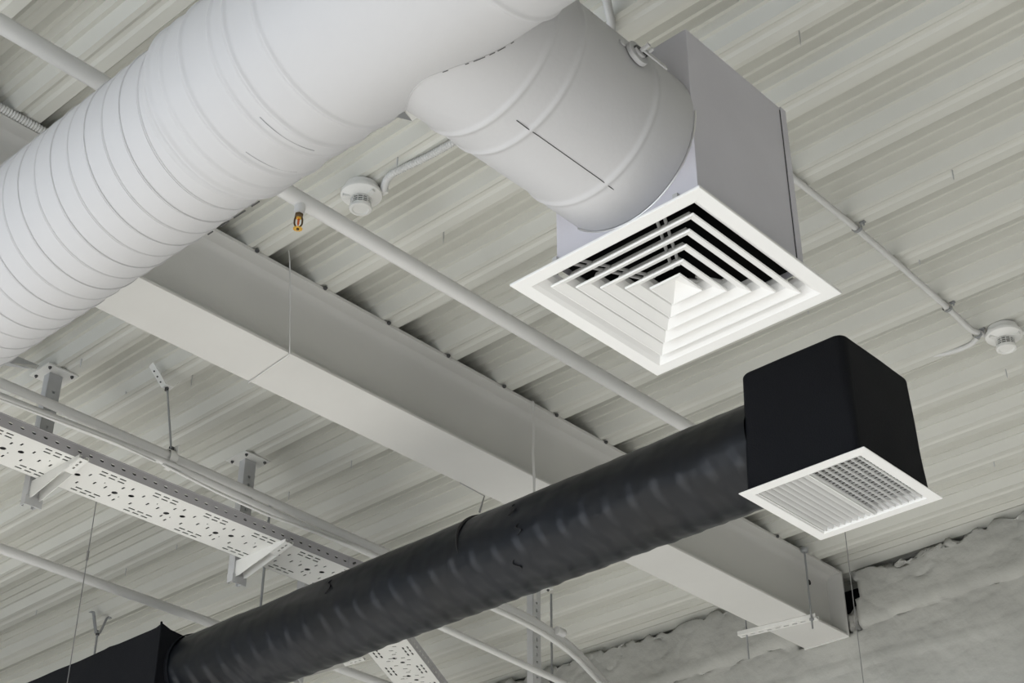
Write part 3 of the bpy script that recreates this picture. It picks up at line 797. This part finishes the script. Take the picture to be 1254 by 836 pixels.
# joint plates where the tray turns
def build_joint():
    t = thing('tray_joint_plate', 'bolted metal joint plate at the end of the long perforated tray', 'joint plate', (4.2, 4.8, ZT))
    bm = new_bm(); box(bm, 4.10, 4.20, 4.784, 4.787, ZT+0.006, ZT+0.046)
    p0, p1 = V(4.20, 4.785, 0), V(4.37, 4.925, 0)
    a = math.atan2(p1.y-p0.y, p1.x-p0.x); mt = Matrix.Translation((p0.x, p0.y, ZT)) @ Matrix.Rotation(a, 4, 'Z')
    L = (p1-p0).length
    box(bm, 0, L, -0.0015, 0.0015, 0.006, 0.046, mt); finish(bm, 'hinged_strap', 'rail', t)
    for x, y, z in ((4.125, 4.782, 0.026), (4.17, 4.782, 0.026)):
        bm = new_bm(); tube(bm, [(x, y+0.003, ZT+z), (x, y-0.010, ZT+z)], 0.005, 8); finish(bm, 'bolt', 'bolt', t)
    bm = new_bm(); tube(bm, [mt @ V(0.03, 0.004, 0.026), mt @ V(0.03, -0.016, 0.026)], 0.005, 8); finish(bm, 'bolt', 'bolt', t)
    # bridging base sheet
    bm = new_bm(); prism(bm, [(4.13, 4.80), (4.205, 4.80), (4.38, 4.925), (4.26, 5.12), (4.20, 5.045), (4.13, 5.045)], ZT+0.0012, ZT+0.0030); finish(bm, 'bridging_sheet', 'tray', t)
build_joint()

# ------------------------------------------------------------------ tray supports: slotted post, top plate, cantilever arm
def build_support(x, y, label, rot=0.0):
    """post front face at (x, y); local frame: arm reaches towards -Y"""
    zb = 2.705
    t = thing('tray_support', label, 'bracket', (x, y, zb), 'slotted posts carrying the cable tray')
    W, D = 0.060, 0.042
    bm = new_bm()
    hs = []; z = zb+0.03; k = 0
    while z < ZD-0.06:
        # keyhole openings up the face
        hs.append([(x-0.008, z), (x+0.008, z), (x+0.005, z-0.012), (x-0.005, z-0.012)] if k % 2 == 0 else disc(x, z-0.006, 0.0055, 0.012, 10))
        z += 0.040; k += 1
    plate(bm, [(x-W/2, zb), (x+W/2, zb), (x+W/2, ZD-0.008), (x-W/2, ZD-0.008)], hs, 0.003, Matrix(((1,0,0,0),(0,0,-1,y+0.0015),(0,1,0,0),(0,0,0,1))))
    for s in (-1, 1):
        xx = x+s*(W/2-0.0015)
        box(bm, xx-0.0015, xx+0.0015, y+0.001, y+D, zb, ZD-0.008)
        box(bm, min(xx, xx-s*0.012), max(xx, xx-s*0.012), y+D-0.003, y+D, zb, ZD-0.008)
    finish(bm, 'post', 'strut', t)
    bm = new_bm(); box(bm, x-0.072, x+0.072, y-0.052, y+0.088, ZD-0.008, ZD-0.001)
    p = finish(bm, 'top_plate', 'tray', t, bevel=0.001)
    for dx, dy in ((-0.052, -0.034), (0.052, -0.034), (0.052, 0.066), (-0.052, 0.066)):
        bm = new_bm(); lathe(bm, [(0.0075, 0), (0.0075, -0.006), (0.004, -0.007), (0.0035, -0.011)], (x+dx, y+dy, ZD-0.008), 'Z', 6)
        sub(bm, 'bolt', 'bolt', p, t)
    # tapered arm, an upturned channel with a sloping foot
    bm = new_bm(); za = ZT-0.0015; w = 0.021; L = 0.325
    for s in (-1, 1):
        xx = x+s*w
        A = [(y, za), (y-L, za), (y-L, za-0.012), (y-0.03, za-0.074), (y, za-0.074)]
        a = [bm.verts.new((xx-0.0012, q, z_)) for q, z_ in A]; b = [bm.verts.new((xx+0.0012, q, z_)) for q, z_ in A]
        bm.faces.new(a); bm.faces.new(b[::-1])
        for i in range(5): bm.faces.new((a[i], a[(i+1) % 5], b[(i+1) % 5], b[i]))
        box(bm, min(xx, xx-s*0.013), max(xx, xx-s*0.013), y-L, y, za-0.002, za)
    hs = [slot(0, 0.022+0.022*i, 0.009, 0.012) for i in range(3)]
    v0 = V(x, y-L, za-0.012); v1 = V(x, y-0.03, za-0.074); dv = (v1-v0)
    fx = Matrix((V(1, 0, 0), dv.normalized(), V(1, 0, 0).cross(dv.normalized()))).transposed().to_4x4(); fx.translation = v0
    plate(bm, [(-w*0.9, 0), (w*0.9, 0), (w*0.9, dv.length*0.34), (-w*0.9, dv.length*0.34)], hs, 0.002, fx)
    finish(bm, 'cantilever_arm', 'tray', t)
    bm = new_bm(); box(bm, x-W/2-0.008, x+W/2+0.008, y-0.006, y-0.001, zb-0.010, zb+0.03); finish(bm, 'foot_plate', 'strut', t, bevel=0.001)
    t.rotation_euler = (0, 0, rot)
    return t
s1 = build_support(2.735, 5.085, 'slotted grey post and arm under the tray at the far left of the photo')
dup(s1, (3.745, 5.085, 2.705), 'slotted grey post and arm under the middle of the long tray')
dup(s1, (4.700, 5.800, 2.705), 'arm and post just visible under the tray section below the black duct', radians(30))
s4 = dup(s1, (5.665, 5.100, 2.705), 'slotted grey post standing below the black duct beside a thin threaded rod')
for ch in list(s4.children):
    if ch.name.startswith('cantilever_arm'): bpy.data.objects.remove(ch)

# ------------------------------------------------------------------ big conduits over the tray
def big_conduit(name, pts, r, label, rad=0.35):
    bm = new_bm(); tube(bm, round_path(pts, rad, 10), r, 24)
    return bm
bm = big_conduit('', [(0.0, 4.700, 2.925), (3.02, 4.722, 2.925), (5.46, 4.785, 2.918), (6.75, 5.32, 2.915)], 0.0185, '', 0.4)
tA = thing('cable_conduit', 'thicker upper grey conduit running above the perforated tray', 'conduit', (3.0, 4.72, 2.9), 'conduits above the tray')
finish(bm, 'conduit_tube', 'cond', tA, smooth=50)
for x, y in ((4.28, 4.755), (5.50, 4.797)):
    bm = new_bm(); tube(bm, [(x-0.028, y-0.001, 2.9215), (x+0.028, y+0.003, 2.9215)], 0.0210, 24); finish(bm, 'coupling', 'cond', tA, smooth=50)
bm = big_conduit('', [(0.0, 4.700, 2.846), (2.2, 4.700, 2.858), (3.05, 4.705, 2.882), (3.55, 4.700, 2.858), (4.2, 4.735, 2.874), (5.44, 4.770, 2.872), (6.75, 5.30, 2.872)], 0.0140, '', 0.4)
tB = thing('cable_conduit', 'thinner lower grey conduit running beneath the thicker one above the tray', 'conduit', (3.0, 4.70, 2.85), 'conduits above the tray')
finish(bm, 'conduit_tube', 'cond', tB, smooth=50)
bm = new_bm(); tube(bm, [(0.0, 4.66, 2.79)] + [(1.2+0.2*k, 4.665, 2.796+0.006*k+0.003*sin(k)) for k in range(9)] + [(3.0, 4.69, 2.855)], 0.0045, 10)
tag(finish(bm, 'thin_cable', 'cond', None, (2, 4.66, 2.8), smooth=50), 'thin grey cable hanging just below the two conduits at the far left', 'cable')
bm = new_bm(); tube(bm, [(3.04, 4.70, 2.862), (3.3, 4.69, 2.835), (3.55, 4.69, 2.828), (3.85, 4.70, 2.846), (4.05, 4.715, 2.862)], 0.006, 10)
tag(finish(bm, 'thin_cable', 'cond', None, (3.5, 4.69, 2.83), smooth=50), 'thin sagging grey cable under the conduits, right of the pipe clamp', 'cable')

def vee_bracket(bm, x, y, zt, h, spread, w=0.024, ax='X'):
    """two perforated arms from the ceiling meeting above a rod"""
    for s in (-1, 1):
        if ax == 'X': top = V(x+s*spread, y, zt); toe = V(x+s*(spread+0.022), y, zt-0.002)
        else: top = V(x, y+s*spread, zt); toe = V(x, y+s*(spread+0.022), zt-0.002)
        bot = V(x, y, zt-h) + (V(s*0.012, 0, 0) if ax == 'X' else V(0, s*0.012, 0))
        wd = (0, 1, 0) if ax == 'X' else (1, 0, 0); td = (1, 0, 0) if ax == 'X' else (0, 1, 0)
        ribbon(bm, [top, bot], wd, w, td, 0.003)
        ribbon(bm, [toe, top], wd, w, (0, 0, 1), 0.003)
    box(bm, x-(0.013 if ax == 'X' else w/2), x+(0.013 if ax == 'X' else w/2), y-(w/2 if ax == 'X' else 0.013), y+(w/2 if ax == 'X' else 0.013), zt-h-0.003, zt-h)
def build_pipe_hanger():
    x, y = 3.03, 4.725
    t = thing('pipe_hanger', 'pipe hanger: bent ceiling bracket, thin rod and clamp round the conduits', 'pipe hanger', (x, y, 2.88))
    bm = new_bm(); za = ZD-0.001
    # bent plate bracket with one long perforated flank and one short one
    top = [V(x-0.080, y+0.02, za), V(x-0.020, y+0.055, za)]; bot = V(x, y, za-0.085)
    ribbon(bm, [V(x-0.075, y+0.02, za), V(x-0.012, y+0.004, za-0.080), V(x+0.020, y-0.004, za-0.082), V(x+0.048, y-0.012, za-0.042)], (0.2, 1, 0), 0.040, (1, 0, 0.4), 0.003)
    b = finish(bm, 'bent_bracket', 'tray', t)
    bm = new_bm()
    for f in (0.3, 0.55, 0.8):
        p = V(x-0.075, y+0.02, za).lerp(V(x-0.012, y+0.004, za-0.080), f); tube(bm, [p+V(-0.003, -0.0, -0.003), p+V(-0.005, 0, -0.005)], 0.0035, 8)
    sub(bm, 'rivet', 'bolt', b, t)
    bm = new_bm(); tube(bm, [(x, y, za-0.075), (x+0.055, y-0.005, 2.955)], 0.0042, 10); finish(bm, 'threaded_rod', 'steel', t, smooth=50); x += 0.060
    bm = new_bm(); lathe(bm, [(0.009, 0), (0.009, 0.012)], (x-0.060, y, za-0.098), 'Z', 6); finish(bm, 'nut', 'bolt', t)
    bm = new_bm(); lathe(bm, [(0.012, 0), (0.012, 0.020)], (x, y, 2.945), 'Z', 6); finish(bm, 'nut', 'bolt', t)
    bm = new_bm(); pts = [V(x, y+0.028*cos(a), 2.917+0.031*sin(a)) for a in [2*pi*k/32 for k in range(33)]]
    ribbon_ring = []
    for p in pts[:-1]:
        n = (p-V(x, y, 2.922)).normalized()
        ribbon_ring.append([bm.verts.new(p+n*dr+V(dx, 0, 0)) for dr, dx in ((0, -0.017), (0.003, -0.017), (0.003, 0.017), (0, 0.017))])
    for i in range(32):
        a, b_ = ribbon_ring[i], ribbon_ring[(i+1) % 32]
        for k in range(4): bm.faces.new((a[k], a[(k+1) % 4], b_[(k+1) % 4], b_[k]))
    box(bm, x+0.012, x+0.016, y-0.028, y+0.034, 2.93, 2.972); box(bm, x-0.010, x+0.014, y-0.026, y+0.022, 2.872, 2.876)
    finish(bm, 'clamp', 'tray', t, smooth=40)
build_pipe_hanger()

# ------------------------------------------------------------------ ceiling brackets
def folded(label, wings, rod):
    t = thing('hanger_bracket', label, 'bracket', rod[0], 'folded hanger brackets above the white duct')
    for mtn, poly in wings:
        bm = new_bm(); n = len(poly)
        a = [bm.verts.new(p) for p in poly]; b = [bm.verts.new(V(*p)+V(0.001, 0.001, 0.003)) for p in poly]
        bm.faces.new(a); bm.faces.new(b[::-1])
        for i in range(n): bm.faces.new((a[i], a[(i+1) % n], b[(i+1) % n], b[i]))
        finish(bm, 'wing', mtn, t)
    bm = new_bm(); tube(bm, rod, 0.004, 8); finish(bm, 'rod', 'steel', t)
folded('folded grey ceiling bracket peeking out below the duct at the left edge',
       [('strut', [(2.42, 5.11, 3.295), (2.566, 5.086, 3.296), (2.644, 5.070, 3.288), (2.533, 5.076, 3.250), (2.42, 5.09, 3.25)]),
        ('strut', [(2.42, 5.09, 3.249), (2.533, 5.076, 3.249), (2.612, 5.054, 3.249), (2.534, 5.120, 3.258), (2.42, 5.13, 3.262)]),
        ('tray', [(2.536, 5.074, 3.252), (2.644, 5.068, 3.286), (2.630, 5.060, 3.262), (2.612, 5.052, 3.252)])],
       [(2.45, 5.10, 3.25), (2.45, 5.10, 3.15)])
folded('folded dark ceiling bracket peeking out where the branch duct begins',
       [('steel', [(2.44, 2.85, 3.296), (2.566, 2.846, 3.296), (2.615, 2.831, 3.288), (2.530, 2.824, 3.250), (2.42, 2.82, 3.25)]),
        ('steel', [(2.42, 2.88, 3.25), (2.523, 2.877, 3.250), (2.608, 2.873, 3.280), (2.545, 2.838, 3.255), (2.44, 2.84, 3.25)]),
        ('tray', [(2.547, 2.836, 3.253), (2.608, 2.871, 3.278), (2.600, 2.840, 3.268), (2.585, 2.823, 3.262), (2.532, 2.823, 3.252)])],
       [(2.46, 2.85, 3.25), (2.46, 2.85, 3.15)])

def build_vee(x, y, zbot, label):
    t = thing('rod_hanger', label, 'rod hanger', (x, y, zbot), 'threaded rods hanging from the ceiling')
    bm = new_bm(); vee_bracket(bm, x, y, ZD-0.001, 0.105, 0.045); finish(bm, 'bracket', 'steel', t)
    bm = new_bm(); tube(bm, [(x, y, ZD-0.09), (x, y, zbot)], 0.0055, 10); finish(bm, 'rod', 'steel', t, smooth=50)
    bm = new_bm(); lathe(bm, [(0.011, 0), (0.011, 0.01)], (x, y, ZD-0.118), 'Z', 6); finish(bm, 'nut', 'bolt', t)
build_vee(4.335, 7.10, 2.0, 'V-shaped bracket and rod behind the large black box')
def build_rod(x, y, z0, z1, label, nut=True):
    t = thing('threaded_rod', label, 'threaded rod', (x, y, z0), 'threaded rods hanging from the ceiling')
    bm = new_bm(); tube(bm, [(x, y, z1), (x, y, z0)], 0.0060, 10); finish(bm, 'rod', 'steel', t, smooth=50)
    if nut:
        bm = new_bm(); lathe(bm, [(0.012, 0.0), (0.012, 0.012)], (x, y, z0+0.01), 'Z', 6); finish(bm, 'nut', 'bolt', t)
        bm = new_bm(); lathe(bm, [(0.018, 0.022), (0.018, 0.025)], (x, y, z0), 'Z', 16); finish(bm, 'washer', 'bolt', t)
build_rod(4.062, 5.33, 2.2, ZD, 'thin rod between the perforated tray and the black duct')
build_rod(5.785, 5.105, 2.80, ZD, 'thin threaded rod just right of the slotted post below the black duct')

# ------------------------------------------------------------------ slotted channel under the beam end
def build_trapeze():
    t = thing('trapeze_hanger', 'short white slotted channel hung on rods under the beam end', 'trapeze hanger', (6.19, 3.99, 2.90))
    p0, p1 = V(6.158, 4.19, 2.925), V(6.222, 3.775, 2.925)
    d = (p1-p0); L = d.length; a = math.atan2(d.y, d.x)
    R = Matrix.Translation(p0) @ Matrix.Rotation(a, 4, 'Z')
    bm = new_bm(); hs = [slot(0.03+0.045*i, 0, 0.026, 0.010) for i in range(9) if 0.03+0.045*i < L-0.02]
    plate(bm, [(0, -0.02), (L, -0.02), (L, 0.02), (0, 0.02)], hs, 0.002, R)
    for s in (-1, 1): box(bm, 0, L, s*0.02-0.001, s*0.02+0.001, 0, 0.020, R)
    finish(bm, 'slotted_channel', 'tray', t)
    bm = new_bm(); q = R @ V(L-0.02, 0, 0)
    tube(bm, [(6.195, 3.79, ZD-0.005), (6.195, 3.79, 2.868)], 0.0048, 10); finish(bm, 'front_rod', 'steel', t)
    bm = new_bm(); tube(bm, [(6.165, 4.15, ZD-0.005), (6.165, 4.15, 2.80)], 0.0042, 10); finish(bm, 'rear_rod', 'steel', t)
    bm = new_bm(); lathe(bm, [(0.011, 0), (0.011, 0.01)], (6.195, 3.79, 2.912), 'Z', 6); finish(bm, 'nut', 'steel', t)
    bm = new_bm(); lathe(bm, [(0.016, 0), (0.020, 0.006), (0.020, 0.02)], (6.195, 3.79, ZD-0.03), 'Z', 12); finish(bm, 'nut', 'steel', t)
build_trapeze()

# ------------------------------------------------------------------ hanging wires
def wire(name, pts, r, label, material='wire', cat='wire', grp=None):
    bm = new_bm(); tube(bm, pts, r, 8)
    return tag(finish(bm, name, material, None, pts[-1], smooth=60), label, cat, grp)
t = thing('hanging_wire', 'thin taut wire with a small crimp crossing the pipe at far left', 'wire', (3.52, 5.93, 1.9))
bm = new_bm(); tube(bm, [(3.505, 5.925, ZD), (3.505, 5.925, 1.8)], 0.0022, 8); finish(bm, 'strand', 'wire', t)
bm = new_bm(); tube(bm, [(3.505, 5.925, 3.030), (3.505, 5.925, 2.985)], 0.006, 8); finish(bm, 'crimp', 'wire', t)
wire('hanging_wire', [(5.80, 3.325, ZD), (5.80, 3.325, 1.9)], 0.0020, 'thin vertical wire in front of the wall, right of the beam end')
def lrow(f): return f
wire('tie_wire', [(2.872, 3.802, ZD+0.06), (2.880, 3.800, ZD+0.02), (2.893, 3.803, 3.24), (2.915, 3.808, 3.05), (2.925, 3.808, 2.945), (2.93, 3.82, 2.942), (2.954, 4.075, 2.942), (2.954, 4.078, 2.96)], 0.0026, 'thin wire wrapped round the beam near the sprinkler head', 'cond')
bm = new_bm(); ribbon(bm, [(4.205, 3.800, ZD-0.01), (4.212, 3.802, 3.15), (4.208, 3.804, 3.05), (4.213, 3.803, 2.95), (4.213, 3.800, 2.40)], (0.8, -0.6, 0), 0.010, (0.6, 0.8, 0), 0.0015)
tag(finish(bm, 'hanging_strap', 'beam', None, (4.21, 3.8, 2.4)), 'narrow perforated strap hanging down the beam to the black duct', 'strap')
t = thing('duct_hanging_wire', 'thin wire looped round the black duct and tied to the beam', 'wire', (3.84, 3.7, 2.6))
bm = new_bm(); tube(bm, [(4.055, 4.070, 2.945), (3.86, 3.74, 2.70), (3.80, 3.706, 2.600)], [0.002, 0.0022, 0.0045], 8); finish(bm, 'strand', 'wire', t)
bm = new_bm(); pts = [V(XK+(RK+0.001)*cos(a), 3.703+0.010*sin(a*3), ZK+(RK+0.001)*sin(a)) for a in [radians(95+95*k/24) for k in range(25)]]
tube(bm, pts, [0.0075*max(0.15, sin(pi*(k+3)/30)) for k in range(25)], 8); finish(bm, 'loop', 'patch', t, smooth=60)

# ------------------------------------------------------------------ screws whose tips poke through the deck
def build_screw(x, y, z, L, label):
    t = thing('deck_screw', label, 'screw', (x, y, z-L), 'screw tips poking through the ceiling')
    bm = new_bm(); tube(bm, [(x, y, z+0.004), (x, y, z-L*0.78), (x+0.0004, y, z-L)], [0.0020, 0.0020, 0.0004], 8); finish(bm, 'shank', 'strut', t)
    bm = new_bm(); prof = []
    n = 14
    for k in range(n): prof.append((0.0029 if k % 2 else 0.0021, -L*0.75*k/n))
    lathe(bm, prof, (x, y, z), 'Z', 8); finish(bm, 'thread', 'strut', t)
    return t
def surf(x):
    f = (x-B0) % PITCH
    P_ = PROF + [(PITCH, 0.0)]
    for (a, za), (b, zb) in zip(P_, P_[1:]):
        if a <= f <= b: return ZD + za + (zb-za)*(f-a)/max(1e-6, b-a)
    return ZD
SCREWS = [(2.746, 4.926, 0.040, 'screw tip in the ceiling right of the left-hand slotted post'),
          (3.222, 4.845, 0.060, 'screw tip in the ceiling just right of the bent pipe-hanger bracket'),
          (4.072, 5.209, 0.045, 'screw tip in the ceiling right of the middle slotted post'),
          (4.070, 6.490, 0.045, 'screw tip in the ceiling between the pipe and the perforated tray'),
          (4.066, 7.304, 0.035, 'screw tip in the ceiling at the lower left, left of the thin wire'),
          (4.073, 6.065, 0.030, 'screw tip in the ceiling just under the perforated tray'),
          (4.062, 4.767, 0.040, 'screw tip in the ceiling between the beam and the grey conduits'),
          (2.722, 3.060, 0.045, 'screw tip in the ceiling right of the left smoke detector'),
          (3.215, 3.340, 0.060, 'screw tip in the ceiling between sprinkler pipe and branch duct'),
          (4.038, 1.744, 0.045, 'screw tip in the ceiling high at right, above the grey conduit'),
          (4.415, 2.092, 0.022, 'screw tip in the ceiling just right of the middle of the grey conduit'),
          (4.425, 2.580, 0.028, 'screw tip in the ceiling just below the white diffuser corner'),
          (5.095, 2.270, 0.030, 'screw tip in the ceiling below the right-hand smoke detector\'s conduit'),
          (5.326, 2.233, 0.045, 'screw tip in the ceiling just below the right-hand smoke detector'),
          (6.016, 2.658, 0.030, 'screw tip in the ceiling right of the black box, low'),
          (3.225, 1.796, 0.060, 'screw tip in the ceiling right of the grey plenum box top'),
          (3.021, 5.012, 0.012, 'tiny screw tip in the ceiling below the bent pipe-hanger bracket')]
for x, y, L, lab in SCREWS: build_screw(x, y, surf(x), L, lab)
